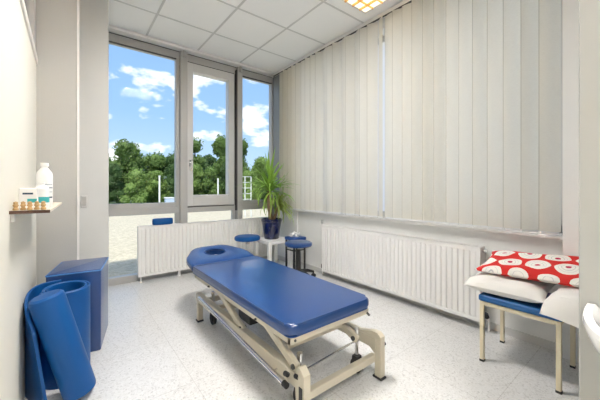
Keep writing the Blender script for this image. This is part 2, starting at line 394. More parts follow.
# opening sash
b = BM()
bar(b, 1.315, 1.40, 0.945, 2.985, Y0-0.02); bar(b, 1.945, 2.033, 0.945, 2.985, Y0-0.02); bar(b, 1.40, 1.945, 0.945, 1.07, Y0-0.02); bar(b, 1.40, 1.945, 2.87, 2.985, Y0-0.02)
bar(b, 1.38, 1.96, 1.07, 1.10, Y0-0.0); 
w4 = struct('window_4', b, 'alu_light')
b = BM(); box(b, (1.40, Y0+0.03, 1.10), (1.945, Y0+0.038, 2.87)); obj('pane', b, 'glass', w4, smooth=False)
b = BM(); box(b, (1.34, Y0-0.032, 1.50), (1.37, Y0-0.02, 1.60), 0.003, 1); tube(b, [(1.355, Y0-0.03, 1.56), (1.355, Y0-0.065, 1.56), (1.355, Y0-0.07, 1.44)], 0.010, 8); obj('handle', b, 'chrome', w4)
# white curtain rail profile at the ceiling
b = BM(); box(b, (0.315, YB-0.13, ZC-0.045), (2.66, YB-0.05, ZC-0.004), 0.006, 2); struct('trim_5', b, 'white_metal')
b = BM(); box(b, (0.315, YB-0.05, 3.11), (XR, YB+0.1, ZC)); struct('wall_back_header', b, 'wall')

# ------------------------------------------------------------------ outside ground
b = BM(); box(b, (-40, YB+0.13, -0.35), (60, 20, -0.10)); o = struct('ground_gravel', b, 'gravel')
b = BM(); box(b, (3.3, -30, -0.36), (60, YB+0.12, -0.105)); struct('ground_gravel_side', b, 'gravel')
b = BM(); box(b, (-70, 20, -0.5), (110, 120, -0.15)); struct('ground_meadow', b, 'grass')
b = BM(); box(b, (-40, 19.9, -0.1), (60, 20.05, 0.0)); struct('trim_6', b, 'wall')

# ------------------------------------------------------------------ vertical blind
bx = XR-0.085
vb = thing('vertical_blind', 'cream fabric vertical blind covering the long right window down to the sill', 'blind', (bx, 2.2, ZC))
b = BM(); box(b, (bx-0.022, 0.49, 3.092), (bx+0.022, 4.17, 3.122), 0.004, 2); box(b, (bx-0.006, 0.49, 3.12), (bx+0.022, 4.17, 3.147)); hr = obj('head_rail', b, 'white_metal', vb)
b = BM(); box(b, (bx-0.023, 0.49, 3.087), (bx+0.0, 4.17, 3.0925)); obj('rail_slot', b, 'dark_gasket', hr, smooth=False)
b = BM(); tube(b, [(bx, 4.165, 3.118), (bx-0.03, 4.2, 3.10)], 0.02, 12); obj('end_cap', b, 'white_metal', vb)
nv = 31; y0v = 0.545; pitch = (3.93-y0v)/(nv-1)
rv = random.Random(11)
for i in range(nv):
    y = y0v+i*pitch
    ang = 24+rv.uniform(-13, 13)
    ang = {12: -10, 13: -34, 16: -27, 18: -25, 21: -22}.get(i, ang)
    a = -radians(ang); b = BM(); hw = 0.0635; SS = (-1, -0.5, 0, 0.5, 0.93, 1); nseg = 5
    tilt = 0.0
    zb = 0.885 if y < 3.55 else 0.885-0.0
    rows = 6; vs = []
    ph = rv.uniform(0, 6)
    for r_ in range(rows+1):
        zz = 3.09+(zb-3.09)*r_/rows
        extra = radians(3)*sin(ph+r_*0.5)*(r_/rows)
        row = []
        for k in range(nseg+1):
            s = SS[k]
            px = s*hw; bow = 0.011*(1-s*s)
            aa = a+extra
            row.append(b.verts.new((bx+px*sin(aa)-bow*cos(aa), y+px*cos(aa)+bow*sin(aa), zz)))
        vs.append(row)
    hem_shade = []
    for r0, r1 in zip(vs, vs[1:]):
        for k in range(nseg):
            f = b.faces.new((r0[k], r0[k+1], r1[k+1], r1[k]))
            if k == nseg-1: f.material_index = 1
    vn = obj('vane', b, 'vane', vb); vn.data.materials.append(M['hem_shade'])
    b = BM(); box(b, (bx-0.006, y-0.05, 0.868), (bx+0.006, y+0.05, 0.884), 0.002, 1, rot=Matrix.Rotation(radians(ang), 3, 'Z')); obj('bottom_weight', b, 'white_plastic', vn, smooth=False)
b = BM()
pts = [(bx-0.012, y0v-0.03+k*0.02, 0.874-0.012*abs(sin(k*0.55))) for k in range(int((3.93-y0v+0.06)/0.02))]
tube(b, pts, 0.0018, 5); obj('spacer_chain', b, 'white_plastic', vb)

# ------------------------------------------------------------------ radiators
def radiator(label, along, a0, a1, face, z0, z1, axis, depth=0.10):
    """axis 'x': panel runs along X with its front at y=face facing -Y; 'y': runs along Y, front x=face facing -X"""
    def P(a, d, z): return (a, face+d, z) if axis == 'x' else (face+d, a, z)
    t = thing('radiator', label, 'radiator', P((a0+a1)/2, depth/2, z0), 'panel radiators')
    b = BM(); pitch = 0.05; n = int(round((a1-a0-0.06)/pitch)); a = a0+0.03
    prof = [(a0, 0.004), (a, 0.004)]
    for k in range(n):
        s = a+k*(a1-a0-0.06)/n; w = (a1-a0-0.06)/n
        prof += [(s+0.10*w, 0.0), (s+0.60*w, 0.0), (s+0.70*w, 0.013), (s+0.92*w, 0.013)]
    prof += [(a1-0.03, 0.004), (a1, 0.004)]
    zs = [z0+0.0, z0+0.03, z0+0.045, z1-0.045, z1-0.03, z1-0.004]
    rows = []
    for zi, z in enumerate(zs):
        fl = 0.0 if zi in (2, 3) else 1.0
        rows.append([b.verts.new(P(p, (0.005 if fl else d), z)) for p, d in prof])
    for r0, r1 in zip(rows, rows[1:]):
        for k in range(len(prof)-1): b.faces.new((r0[k], r0[k+1], r1[k+1], r1[k]))
    obj('front_panel', b, 'radiator', t, smooth=False)
    b = BM(); lo = P(a0, 0.014, z0); hi = P(a1, 0.03, z1-0.004); box(b, lo, hi)
    box(b, P(a0, depth-0.02, z0), P(a1, depth, z1-0.004)); obj('rear_panel', b, 'radiator', t, smooth=False)
    b = BM()
    n = int((a1-a0)/0.03)
    box(b, P(a0, 0.0, z1-0.006), P(a1, 0.012, z1)); box(b, P(a0, depth-0.01, z1-0.006), P(a1, depth, z1))
    for k in range(n): 
        s = a0+(k+0.2)*(a1-a0)/n; box(b, P(s, 0.012, z1-0.006), P(s+0.012, depth-0.01, z1))
    obj('top_grille', b, 'radiator', t, smooth=False)
    for s in (a0, a1):
        b = BM(); q = 0.004 if s == a1 else -0.004; box(b, P(min(s, s+q), -0.001, z0), P(max(s, s+q), depth, z1+0.001)); obj('side_panel', b, 'white_metal', t, smooth=False)
    return t
rb = radiator('long low white ribbed radiator under the back windows', 'x', 0.69, 2.62, YB-0.13, 0.075, 0.715, 'x', 0.085)
b = BM(); tube(b, [(0.72, YB-0.09, 0.0), (0.72, YB-0.09, 0.08)], 0.009, 8); tube(b, [(0.72, YB-0.09, 0.0), (0.72, YB-0.09, 0.006)], 0.02, 10); obj('pipe', b, 'white_metal', rb)
for x in (1.17, 2.10): b = BM(); box(b, (x, YB-0.12, 0), (x+0.03, YB-0.06, 0.075)); obj('floor_bracket', b, 'white_metal', rb, smooth=False)
rr = radiator('tall white ribbed radiator on the right wall below the blind', 'y', 0.99, 2.93, XR-0.125, 0.075, 0.70, 'y', 0.1)
b = BM(); tube(b, [(XR-0.07, 2.985, 0.0), (XR-0.07, 2.985, 0.74)], 0.010, 8); tube(b, [(XR-0.07, 2.985, 0.66), (XR-0.07, 2.92, 0.66)], 0.009, 8); tube(b, [(XR-0.07, 2.985, 0.12), (XR-0.07, 2.92, 0.12)], 0.009, 8); obj('pipe', b, 'white_metal', rr)
for z in (0.125, 0.735):
    b = BM(); tube(b, [(XR-0.07, 2.985, z-0.025), (XR-0.07, 2.985, z+0.025)], 0.017, 10); obj('valve', b, 'chrome' if z > 0.5 else 'black', rr)
b = BM(); tube(b, [(XR-0.07, 0.985, 0.14), (XR-0.07, 0.935, 0.14)], 0.010, 8); tube(b, [(XR-0.07, 0.94, 0.14), (XR-0.07, 0.94, 0.0)], 0.008, 8); obj('pipe', b, 'white_metal', rr)
b = BM(); tube(b, [(XR-0.07, 0.965, 0.14), (XR-0.12, 0.94, 0.14)], 0.02, 10); obj('valve', b, 'black', rr, label='black valve head')
b = BM(); tube(b, [(XR-0.07, 0.985, 0.67), (XR-0.07, 0.955, 0.67)], 0.016, 10); obj('vent_plug', b, 'chrome', rr)

# ------------------------------------------------------------------ treatment table
TX0, TX1, TY0, TY1 = 0.875, 1.525, 1.19, 2.665
tt = thing('treatment_table', 'blue vinyl treatment couch with face hole on beige scissor-lift frame', 'treatment table', ((TX0+TX1)/2, 1.95, 0))
b = BM(); prism(b, round_poly([(TX0, TY0), (TX1, TY0), (TX1, TY1), (TX0, TY1)], [0.05, 0.05, 0.015, 0.015]), 0.435, 0.50, 0.024, 5); obj('cushion', b, 'blue', tt)
b = BM(); prism(b, round_poly([(TX0+0.004, TY0+0.004), (TX1-0.004, TY0+0.004), (TX1-0.004, TY1-0.004), (TX0+0.004, TY1-0.004)], [0.05, 0.05, 0.015, 0.015]), 0.432, 0.437); obj('base_board', b, 'blue_dark', tt)
# head section with face hole, tilted up a little
hl = 0.46; tilt = radians(9.5)
outl = round_poly([(TX0, 0), (TX1, 0), (TX1, 0.20), (TX1-0.15, hl), (TX0+0.15, hl), (TX0, 0.20)], [0.012, 0.012, 0.06, 0.09, 0.09, 0.06], 6)
hc = Vector(((TX0+TX1)/2-0.01, 0.26)); nrm = []
def ring_hole(n, rx, ry): return [(hc.x+rx*cos(2*pi*k/n), hc.y+ry*sin(2*pi*k/n)) for k in range(n)]
# resample outline by angle about the hole centre so the deck joins the hole
def ray_out(ang):
    d = Vector((cos(ang), sin(ang))); best = None
    n = len(outl)
    for i in range(n):
        p = Vector(outl[i]); q = Vector(outl[(i+1) % n]); e_ = q-p
        den = d.x*e_.y-d.y*e_.x
        if abs(den) < 1e-9: continue
        w_ = p-hc; t_ = (w_.x*e_.y-w_.y*e_.x)/den; u_ = (w_.x*d.y-w_.y*d.x)/den
        if t_ > 0 and -1e-6 <= u_ <= 1+1e-6 and (best is None or t_ < best): best = t_
    return hc+d*best
n = 96; angs = sorted([2*pi*k/72 for k in range(72)]+[math.atan2(p[1]-hc.y, p[0]-hc.x) % (2*pi) for p in [(TX0+.012, .001), (TX1-.012, .001), (TX0, .012), (TX1, .012)]])
b = BM(); layers = []
th = 0.065
for (kind, f, z) in (('h', 1.0, 0.0), ('h', 1.0, th-0.012), ('h', 1.06, th-0.003), ('h', 1.14, th), ('m', 0.5, th), ('o', 0.030, th), ('o', 0.012, th-0.005), ('o', 0.0, th-0.018), ('o', 0.0, 0.016), ('o', 0.012, 0.0)):
    row = []
    for a in angs:
        po = ray_out(a); ph_ = hc+Vector((0.105*cos(a), 0.080*sin(a)))
        if kind == 'h': p = hc+(ph_-hc)*f
        elif kind == 'm': p = ph_*0.5+po*0.5
        else: p = po-(po-hc).normalized()*f
        row.append(b.verts.new((p.x, p.y, z)))
    layers.append(row)
layers.append(layers[0])
for r0, r1 in zip(layers, layers[1:]):
    for k in range(len(angs)): b.faces.new((r0[k], r0[(k+1) % len(angs)], r1[(k+1) % len(angs)], r1[k]))
HM = Matrix.Translation((0, TY1+0.012, 0.437)) @ Matrix.Rotation(tilt, 4, 'X')
bmesh.ops.transform(b, matrix=HM, verts=b.verts)
hd = obj('head_cushion', b, 'blue', tt)
# padded crescent around the hole (raised lip) and dark hole floor
b = BM()
lip = []
for k in range(33):
    a = radians(20+k*320/32)-radians(90)
    p = HM @ Vector((hc.x+0.108*cos(a), hc.y+0.084*sin(a), th-0.004)); lip.append(p)
tube(b, lip, [0.004+0.010*sin(pi*k/32) for k in range(33)], 8); obj('face_ring', b, 'blue', hd)
# head support arms and top frame
for x in (TX0+0.12, TX1-0.12): b = BM(); beam(b, HM @ Vector((x, 0.0, -0.014)), HM @ Vector((x, 0.34, -0.014)), 0.03, 0.02); obj('head_support', b, 'beige_metal', tt)
b = BM()
FX0, FX1, FY0, FY1 = TX0+0.012, TX1-0.012, TY0+0.012, TY1-0.02
for x in (FX0+0.014, FX1-0.014): beam(b, (x, FY0, 0.413), (x, FY1, 0.413), 0.028, 0.038)
for y in (FY0+0.014, FY1-0.014, 1.95): beam(b, (FX0, y, 0.413), (FX1, y, 0.413), 0.028, 0.038)
obj('top_frame', b, 'beige_metal', tt)
for p0, p1 in (((FX0, 1.55, 0.41), (FX0-0.012, 1.55, 0.41)), ((FX0, 2.3, 0.41), (FX0-0.012, 2.3, 0.41)), ((FX0+0.03, FY0, 0.413), (FX0+0.03, FY0-0.004, 0.413)), ((FX1-0.02, FY0, 0.405), (FX1-0.02, FY0-0.02, 0.395))):
    b = BM(); tube(b, [p0, p1], 0.007, 8); obj('bolt', b, 'dark_gasket', tt)
# base frame
BX0, BX1, BY0, BY1 = 0.93, 1.545, 1.125, 2.67
for x, far in ((BX0, 0), (BX1, 0)):
    b = BM(); beam(b, (x, BY0+0.03, 0.215), (x, BY1, 0.215), 0.05, 0.07); obj('base_rail', b, 'beige_metal', tt)
for x in (BX0, BX1):
    b = BM(); lo_ = 0.12 if x == BX0 else 0.22
    if x == BX0: pp = [(BY0-0.005, 0.012), (BY0+0.05, 0.012), (BY0+0.065, 0.17), (BY0+0.065, 0.27), (BY0+0.045, 0.295), (BY0+0.03, 0.295), (BY0-0.005, 0.265)]
    else: pp = [(BY0-0.005, 0.012), (BY0+0.04, 0.012), (BY0+0.04, 0.15), (BY0+0.09, 0.185), (BY0+0.22, 0.19), (BY0+0.22, 0.24), (BY0+0.06, 0.285), (BY0+0.02, 0.285), (BY0-0.005, 0.265)]
    prism(b, pp, x-0.021, x+0.021, axis='x'); obj('end_post', b, 'beige_metal', tt, smooth=False)
    b = BM(); box(b, (x-0.028, BY0-0.015, 0), (x+0.028, BY0+0.055, 0.014), 0.004, 1); obj('foot', b, 'black', tt)
    b = BM(); beam(b, (x, BY1-0.03, 0.012), (x, BY1-0.03, 0.20), 0.045, 0.045); obj('rear_post', b, 'beige_metal', tt)
    b = BM(); box(b, (x-0.028, BY1-0.06, 0), (x+0.028, BY1, 0.014), 0.004, 1); obj('foot', b, 'black', tt)
b = BM(); beam(b, (BX0, BY0+0.06, 0.115), (BX1, BY0+0.06, 0.115), 0.04, 0.045); obj('cross_bar', b, 'beige_metal', tt)
b = BM(); beam(b, (BX0, BY1-0.03, 0.17), (BX1, BY1-0.03, 0.17), 0.04, 0.045); obj('cross_bar', b, 'beige_metal', tt)
# parallelogram lift arms
for x in (BX0+0.005, 1.40):
    for (ya, za, yb_, zb_) in ((2.26, 0.405, 1.80, 0.235), (1.56, 0.405, 1.20, 0.262)):
        b = BM(); beam(b, (x, ya, za), (x, yb_, zb_), 0.03, 0.05, 0.006); ar = obj('lift_arm', b, 'beige_metal', tt)
        b = BM(); tube(b, [(x-0.024, yb_+0.02, zb_+0.007), (x+0.024, yb_+0.02, zb_+0.007)], 0.014, 12); obj('pivot_bolt', b, 'dark_gasket', ar)
        b = BM(); tube(b, [(x-0.02, ya-0.02, za-0.007), (x+0.02, ya-0.02, za-0.007)], 0.010, 12); obj('pivot_bolt', b, 'dark_gasket', ar)
for y in (1.33, 2.02): b = BM(); beam(b, (BX0, y, 0.32), (1.40, y, 0.32), 0.035, 0.035); obj('arm_cross_tube', b, 'beige_metal', tt)
# chrome foot switch bars along both sides
for x in (BX0-0.055, ):
    b = BM(); tube(b, [(x, 2.50, 0.262), (x, 1.24, 0.19)], 0.014, 12); tube(b, [(x, 2.40, 0.256), (x+0.05, 2.40, 0.22)], 0.006, 8); tube(b, [(x, 1.35, 0.196), (x+0.05, 1.35, 0.205)], 0.006, 8); fb = obj('foot_bar', b, 'chrome', tt)
    b = BM(); tube(b, [(x, 1.245, 0.190), (x, 1.215, 0.188)], 0.016, 12); obj('end_cap', b, 'black', fb)
# brake knobs, linkage, casters
for x in (BX0-0.03, BX0+0.0):
    b = BM(); tube(b, [(x-0.02, 1.24 if x < BX0-0.01 else 1.19, 0.24), (x-0.02, 1.215 if x < BX0-0.01 else 1.165, 0.245)], 0.013, 12); obj('knob', b, 'black', tt)
b = BM(); tube(b, [(BX0+0.02, 1.30, 0.15), (1.50, 1.30, 0.185)], 0.006, 8); obj('brake_rod', b, 'chrome', tt)
def caster(x, y, r=0.045):
    b = BM(); tube(b, [(x-0.013, y, r), (x+0.013, y, r)], [r, r], 20); 
    c = obj('caster', b, 'black', tt)
    b = BM(); prism(b, [(y-0.03, r), (y+0.03, r), (y+0.02, 2*r+0.02), (y-0.02, 2*r+0.02)], x-0.022, x-0.015, axis='x'); prism(b, [(y-0.03, r), (y+0.03, r), (y+0.02, 2*r+0.02), (y-0.02, 2*r+0.02)], x+0.015, x+0.022, axis='x'); box(b, (x-0.022, y-0.02, 2*r+0.012), (x+0.022, y+0.02, 2*r+0.022)); obj('fork', b, 'black', c, smooth=False)
    return c
caster(BX0+0.07, 1.27); caster(BX1-0.07, 1.27); caster(BX0+0.07, 2.50); caster(BX1-0.07, 2.50)
for x, y in ((BX1-0.07, 1.27), (BX0+0.07, 1.27), (BX0+0.07, 2.5)):
    b = BM(); tube(b, [(x, y, 0.105), (x, y, 0.255)], 0.012, 12); tube(b, [(x, y, 0.255), (x, y, 0.29)], 0.016, 12); obj('caster_stem', b, 'chrome', tt)
b = BM(); box(b, (BX0-0.026, BY0+0.005, 0.05), (BX0-0.0215, BY0+0.033, 0.205), 0.002, 1); obj('side_slot_cover', b, 'black', tt)
b = BM(); tube(b, [(BX1+0.0215, BY0+0.02, 0.20), (BX1+0.05, BY0+0.02, 0.20)], 0.014, 12); obj('knob', b, 'black', tt)
# drive motor and spindle
b = BM(); tube(b, [(1.18, 2.38, 0.20), (1.18, 1.90, 0.26)], 0.026, 14); tube(b, [(1.18, 1.90, 0.26), (1.18, 1.40, 0.315)], 0.014, 12); ac = obj('lift_spindle', b, 'chrome', tt)
b = BM(); box(b, (1.10, 2.02, 0.13), (1.26, 2.22, 0.22), 0.012, 2); obj('motor', b, 'black', ac)
b = BM(); beam(b, (BX0, 2.35, 0.20), (BX1, 2.35, 0.20), 0.035, 0.035); obj('cross_bar', b, 'beige_metal', tt)

# ------------------------------------------------------------------ round stools
def stool_seat(b, x, y, z1, r, th=0.06):
    lathe(b, [(0, z1-th), (r-0.012, z1-th), (r-0.003, z1-th+0.008), (r, z1-th*0.5), (r-0.004, z1-0.014), (r-0.02, z1-0.003), (r-0.06, z1), (0, z1+0.002)], (x, y, 0), 40, close=False)
sx, sy = 2.03, 3.80
st = thing('round_stool', 'round bright blue stool with slim metal legs left of the white table', 'stool', (sx, sy, 0))
b = BM(); stool_seat(b, sx, sy, 0.51, 0.185); obj('seat', b, 'blue_mat', st)
for k in range(4):
    a = pi/4+k*pi/2; b = BM(); tube(b, [(sx+0.06*cos(a), sy+0.06*sin(a), 0.448), (sx+0.13*cos(a), sy+0.13*sin(a), 0.425), (sx+0.165*cos(a), sy+0.165*sin(a), 0.0)], 0.009, 8); obj('leg', b, 'white_metal', st)
b = BM(); tube(b, [(sx, sy, 0.45), (sx, sy, 0.39)], 0.03, 12); obj('hub', b, 'chrome', st)
sx, sy = 2.36, 3.02
st = thing('swivel_stool', 'round dark blue swivel stool on black star base near the right radiator', 'stool', (sx, sy, 0))
b = BM(); stool_seat(b, sx, sy, 0.50, 0.18, 0.055); obj('seat', b, 'blue', st)
b = BM(); tube(b, [(sx, sy, 0.448), (sx, sy, 0.40)], 0.014, 12); tube(b, [(sx-0.06, sy, 0.44), (sx+0.06, sy, 0.44)], 0.008, 8); obj('gas_piston', b, 'chrome', st)
b = BM(); tube(b, [(sx, sy, 0.40), (sx, sy, 0.10)], [0.026, 0.032], 16); obj('column', b, 'black', st)
for k in range(5):
    a = radians(-10)+k*2*pi/5; ex, ey = sx+0.23*cos(a), sy+0.23*sin(a)
    b = BM(); tube(b, [(sx+0.02*cos(a), sy+0.02*sin(a), 0.115), (sx+0.14*cos(a), sy+0.14*sin(a), 0.105), (ex, ey, 0.075)], [0.026, 0.02, 0.015], 10); lg = obj('leg', b, 'black', st)
    b = BM(); tube(b, [(ex-0.018*sin(a), ey+0.018*cos(a), 0.027), (ex+0.018*sin(a), ey-0.018*cos(a), 0.027)], 0.027, 14); tube(b, [(ex, ey, 0.03), (ex, ey, 0.075)], 0.008, 8); obj('caster', b, 'black', lg)

# ------------------------------------------------------------------ side table, plant, small stool behind
ax0, ax1, ay0, ay1, az = 2.17, 2.62, 3.52, 3.97, 0.435
ax0, ax1 = 2.225, 2.64
ta = thing('side_table', 'small white square side table holding the potted yucca', 'table', ((ax0+ax1)/2, (ay0+ay1)/2, 0))
b = BM(); box(b, (ax0, ay0, az-0.045), (ax1, ay1, az), 0.003, 1); obj('tabletop', b, 'white_plastic', ta)
for x in (ax0+0.025, ax1-0.025):
    for y in (ay0+0.025, ay1-0.025): b = BM(); box(b, (x-0.025, y-0.025, 0), (x+0.025, y+0.025, az-0.045), 0.002, 1); obj('leg', b, 'white_plastic', ta)
px, py, pz = 2.42, 3.76, az+0.001
pl = thing('potted_yucca', 'yucca plant with arching green leaves in a glossy cobalt blue pot', 'plant', (px, py, pz))
b = BM(); lathe(b, [(0, 0), (0.105, 0), (0.112, 0.01), (0.125, 0.10), (0.150, 0.255), (0.158, 0.262), (0.158, 0.295), (0.150, 0.30), (0.141, 0.295), (0.138, 0.25), (0, 0.245)], (px, py, pz), 40, close=False); obj('pot', b, 'pot', pl)
b = BM(); lathe(b, [(0.137, 0.247), (0.137, 0.262), (0.08, 0.27), (0, 0.272)], (px, py, pz), 24, close=False); obj('soil', b, 'soil', pl)
T1 = [(px-0.01, py, pz+0.262), (px-0.035, py-0.01, pz+0.40), (px-0.055, py, pz+0.52), (px-0.05, py, pz+0.68), (px-0.04, py, pz+0.78)]
T2 = [(px+0.03, py, pz+0.262), (px+0.07, py-0.02, pz+0.38), (px+0.11, py-0.03, pz+0.50)]
b = BM(); tube(b, T1, [0.034, 0.028, 0.026, 0.022, 0.018], 12); tube(b, T2, [0.026, 0.021, 0.018], 12); obj('stem', b, 'bark', pl)
def leaves(b, c, n, rng, Lmin, Lmax, emin, emax, droop, w=0.024, az_=(0, 360)):
    for i in range(n):
        az = radians(rng.uniform(*az_)); el = radians(rng.uniform(emin, emax)); Ln = rng.uniform(Lmin, Lmax)
        o = Vector(c)+Vector((rng.uniform(-.02, .02), rng.uniform(-.02, .02), rng.uniform(-.09, .05)))
        h = Vector((cos(az), sin(az), 0)); side = Vector((-sin(az), cos(az), 0)); dr = droop*rng.uniform(0.5, 1.4)
        ns = 7; prev = None; p = o.copy(); e_ = el
        for k in range(ns+1):
            s = k/ns; wd = w*0.5*(min(1, 0.45+s*2.2))*(1-s**2.5)+0.0008
            up = (-sin(e_)*h+Vector((0, 0, cos(e_))))
            q = (b.verts.new(p-side*wd+up*wd*0.35), b.verts.new(p), b.verts.new(p+side*wd+up*wd*0.35))
            if prev: b.faces.new((prev[0], prev[1], q[1], q[0])); b.faces.new((prev[1], prev[2], q[2], q[1]))
            prev = q
            p = p+(h*cos(e_)+Vector((0, 0, 1))*sin(e_))*(Ln/ns); e_ -= dr*(0.35+s)/ns*2
            # stay clear of glass and column
            p.y = min(p.y, YB-0.10); p.x = min(p.x, XR-0.20 if p.z > 0.84 else XR-0.12)
rg = random.Random(5)
b = BM(); leaves(b, (px-0.035, py, pz+0.76), 72, rg, 0.42, 0.62, 0, 85, 0.55, 0.036); leaves(b, (px-0.035, py, pz+0.74), 26, rg, 0.34, 0.52, -35, 30, 1.6, 0.028); obj('upper_leaves', b, 'leaf', pl)
b = BM(); leaves(b, (px+0.11, py-0.03, pz+0.50), 46, rg, 0.28, 0.44, -10, 75, 1.6, 0.026, (-110, 70)); leaves(b, (px+0.06, py-0.02, pz+0.62), 18, rg, 0.32, 0.45, -50, 20, 1.8, 0.028); obj('lower_leaves', b, 'leaf_dry', pl, label='paler drooping leaves')
# small padded stool with tissues in the corner
cx_, cy_ = 2.60, 3.33
cx_, cy_ = 2.60, 3.40
ss = thing('padded_footstool', 'small square blue topped footstool with dark frame behind the swivel stool', 'stool', (cx_, cy_, 0))
b = BM(); box(b, (cx_-0.115, cy_-0.115, 0.445), (cx_+0.115, cy_+0.115, 0.49), 0.012, 3); obj('seat', b, 'blue_dark', ss)
for dx in (-0.095, 0.095):
    for dy in (-0.095, 0.095): b = BM(); box(b, (cx_+dx-0.01, cy_+dy-0.01, 0), (cx_+dx+0.01, cy_+dy+0.01, 0.445)); obj('leg', b, 'black', ss, smooth=False)
b = BM(); box(b, (cx_-0.085, cy_-0.103, 0.30), (cx_+0.085, cy_-0.088, 0.315)); box(b, (cx_-0.103, cy_-0.085, 0.30), (cx_-0.088, cy_+0.085, 0.315)); obj('stretcher', b, 'black', ss, smooth=False)
b = BM(); r_ = bmesh.ops.create_icosphere(b, subdivisions=3, radius=1.0)
rt = random.Random(3)
for v in b.verts:
    k = 1+0.25*sin(v.co.x*7+1)+0.22*sin(v.co.y*9+v.co.z*5)+rt.uniform(-.08, .08)
    v.co = Vector((v.co.x*0.07*k, v.co.y*0.06*k, max(0, (v.co.z+0.6)*0.035*k)))+Vector((cx_-0.01, cy_, 0.492))
tag(obj('tissue', b, 'tissue', at=(cx_, cy_, 0.492), smooth=False), 'crumpled white tissues lying on the small blue footstool', 'tissue')

# blue round cushion lying on the back radiator
b = BM(); lathe(b, [(0, 0), (0.115, 0), (0.126, 0.006), (0.13, 0.04), (0.126, 0.075), (0.115, 0.082), (0, 0.084)], (0.98, YB-0.138+0.045+0.0, 0.7175), 40, close=False, sx=1.0, sy=0.40)
tag(obj('round_cushion', b, 'blue_mat', at=(0.98, YB-0.088, 0.7175)), 'short blue padded roll cushion lying on top of the back radiator', 'cushion')

# ------------------------------------------------------------------ blue positioning cube, mats, bolster on the left
a0 = Vector((-0.125, 2.655)); a1 = Vector((0.188, 2.615)); bk = Vector((0.085, 0.44))
poly = [tuple(a0), tuple(a1), tuple(a1+bk), tuple(a0+bk)]
pc = thing('positioning_cube', 'tall blue vinyl foam positioning block in front of the pillar', 'foam block', (0.05, 2.87, 0))
b = BM(); prism(b, round_poly(poly, 0.012, 3), 0.0, 0.60, 0.010, 3); obj('block', b, 'blue', pc)
b = BM(); 
rp = round_poly(poly, 0.012, 3); 
tube(b, [(x, y, 0.592) for x, y in rp]+[(rp[0][0], rp[0][1], 0.592)], 0.005, 6); obj('seam', b, 'piping', pc, label='lighter blue seam')

def sheet(path, z0, ztop, thick, name, parent, m, zbot=None):
    """a mat of given thickness standing on edge along a plan path; ztop/zbot functions of arc fraction"""
    pts = [Vector(p) for p in path]; n = len(pts); b = BM(); L_ = []; R_ = []
    arc = [0]
    for a, c in zip(pts, pts[1:]): arc.append(arc[-1]+(c-a).length)
    rows = []
    for i, p in enumerate(pts):
        d = (pts[min(i+1, n-1)]-pts[max(i-1, 0)]).normalized(); nn = Vector((-d.y, d.x))*thick/2
        s = arc[i]/arc[-1]; zt = ztop(s); zb = zbot(s) if zbot else z0
        ring = []
        e_ = thick*0.25
        for q, z in ((p-nn, zb), (p-nn, zt-e_), (p-nn*0.5, zt), (p+nn*0.5, zt), (p+nn, zt-e_), (p+nn, zb)):
            ring.append(b.verts.new((q.x, q.y, z)))
        rows.append(ring)
    for r0, r1 in zip(rows, rows[1:]):
        for k in range(6): b.faces.new((r0[k], r0[(k+1) % 6], r1[(k+1) % 6], r1[k]))
    b.faces.new(rows[0]); b.faces.new(rows[-1][::-1])
    return b
# rolled mat (spiral)
rc = Vector((-0.012, 2.415)); path = []
for k in range(0, 150):
    a = radians(200)+k*radians(5.2); r = 0.128-0.0165*(k*radians(5.2)/(2*pi))
    path.append((rc.x+r*cos(a)*1.0, rc.y+r*sin(a)*1.18))
b = sheet(path, 0, lambda s: 0.565, 0.012, 'm', None, 'blue_mat')
tag(obj('rolled_mat', b, 'blue_mat', at=(rc.x, rc.y, 0)), 'thick blue exercise mat rolled up and standing on end beside the blue block', 'exercise mat', None)
# loose mat hugging the wall, its free end curling forward
def catmull(P, n=12):
    out = []
    P = [P[0]]+P+[P[-1]]
    for i in range(1, len(P)-2):
        p0, p1, p2, p3 = (Vector(P[j]) for j in (i-1, i, i+1, i+2))
        for k in range(n):
            s = k/n; out.append(tuple(0.5*((2*p1)+(-p0+p2)*s+(2*p0-5*p1+4*p2-p3)*s*s+(-p0+3*p1-3*p2+p3)*s**3)))
    out.append(tuple(P[-2])); return out
pth = catmull([(-0.160, 2.08), (-0.180, 2.15), (-0.188, 2.26), (-0.187, 2.40), (-0.170, 2.50), (-0.125, 2.575), (-0.04, 2.595)], 10)
def zt(s):
    return 0.572-0.13*max(0, 1-s/0.30)**2
def zb(s):
    return 0.0+0.03*max(0, 1-s/0.15)**2
b = sheet(pth, 0, zt, 0.014, 'm', None, 'blue_mat', zb)
for v in b.verts:
    if v.co.y < 2.3: v.co.x += 0.07*min(1, (2.3-v.co.y)/0.2)*(1-v.co.z/0.57)
tag(obj('exercise_mat', b, 'blue_mat', at=(-0.18, 2.35, 0)), 'thin blue exercise mat standing unrolled against the cream left wall', 'exercise mat')
# bolster leaning
b = BM(); A = Vector((0.055, 2.115, 0.012)); B = Vector((-0.098, 2.125, 0.60)); d = (B-A).normalized(); Lb = (B-A).length; R = 0.08
prof = [(0, 0), (R*0.8, 0), (R*0.95, 0.006), (R, 0.02), (R, Lb-0.03), (R*0.95, Lb-0.01), (R*0.8, Lb), (0, Lb+0.004)]
lathe(b, prof, (0, 0, 0), 36, close=False)
Mx = d.to_track_quat('Z', 'Y').to_matrix().to_4x4(); Mx.translation = A+Vector((0, 0, 0.012)); bmesh.ops.transform(b, matrix=Mx, verts=b.verts)
tag(obj('bolster', b, 'blue_mat', at=(0.055, 2.115, 0)), 'round blue bolster leaning against the rolled mat and the left wall', 'bolster')

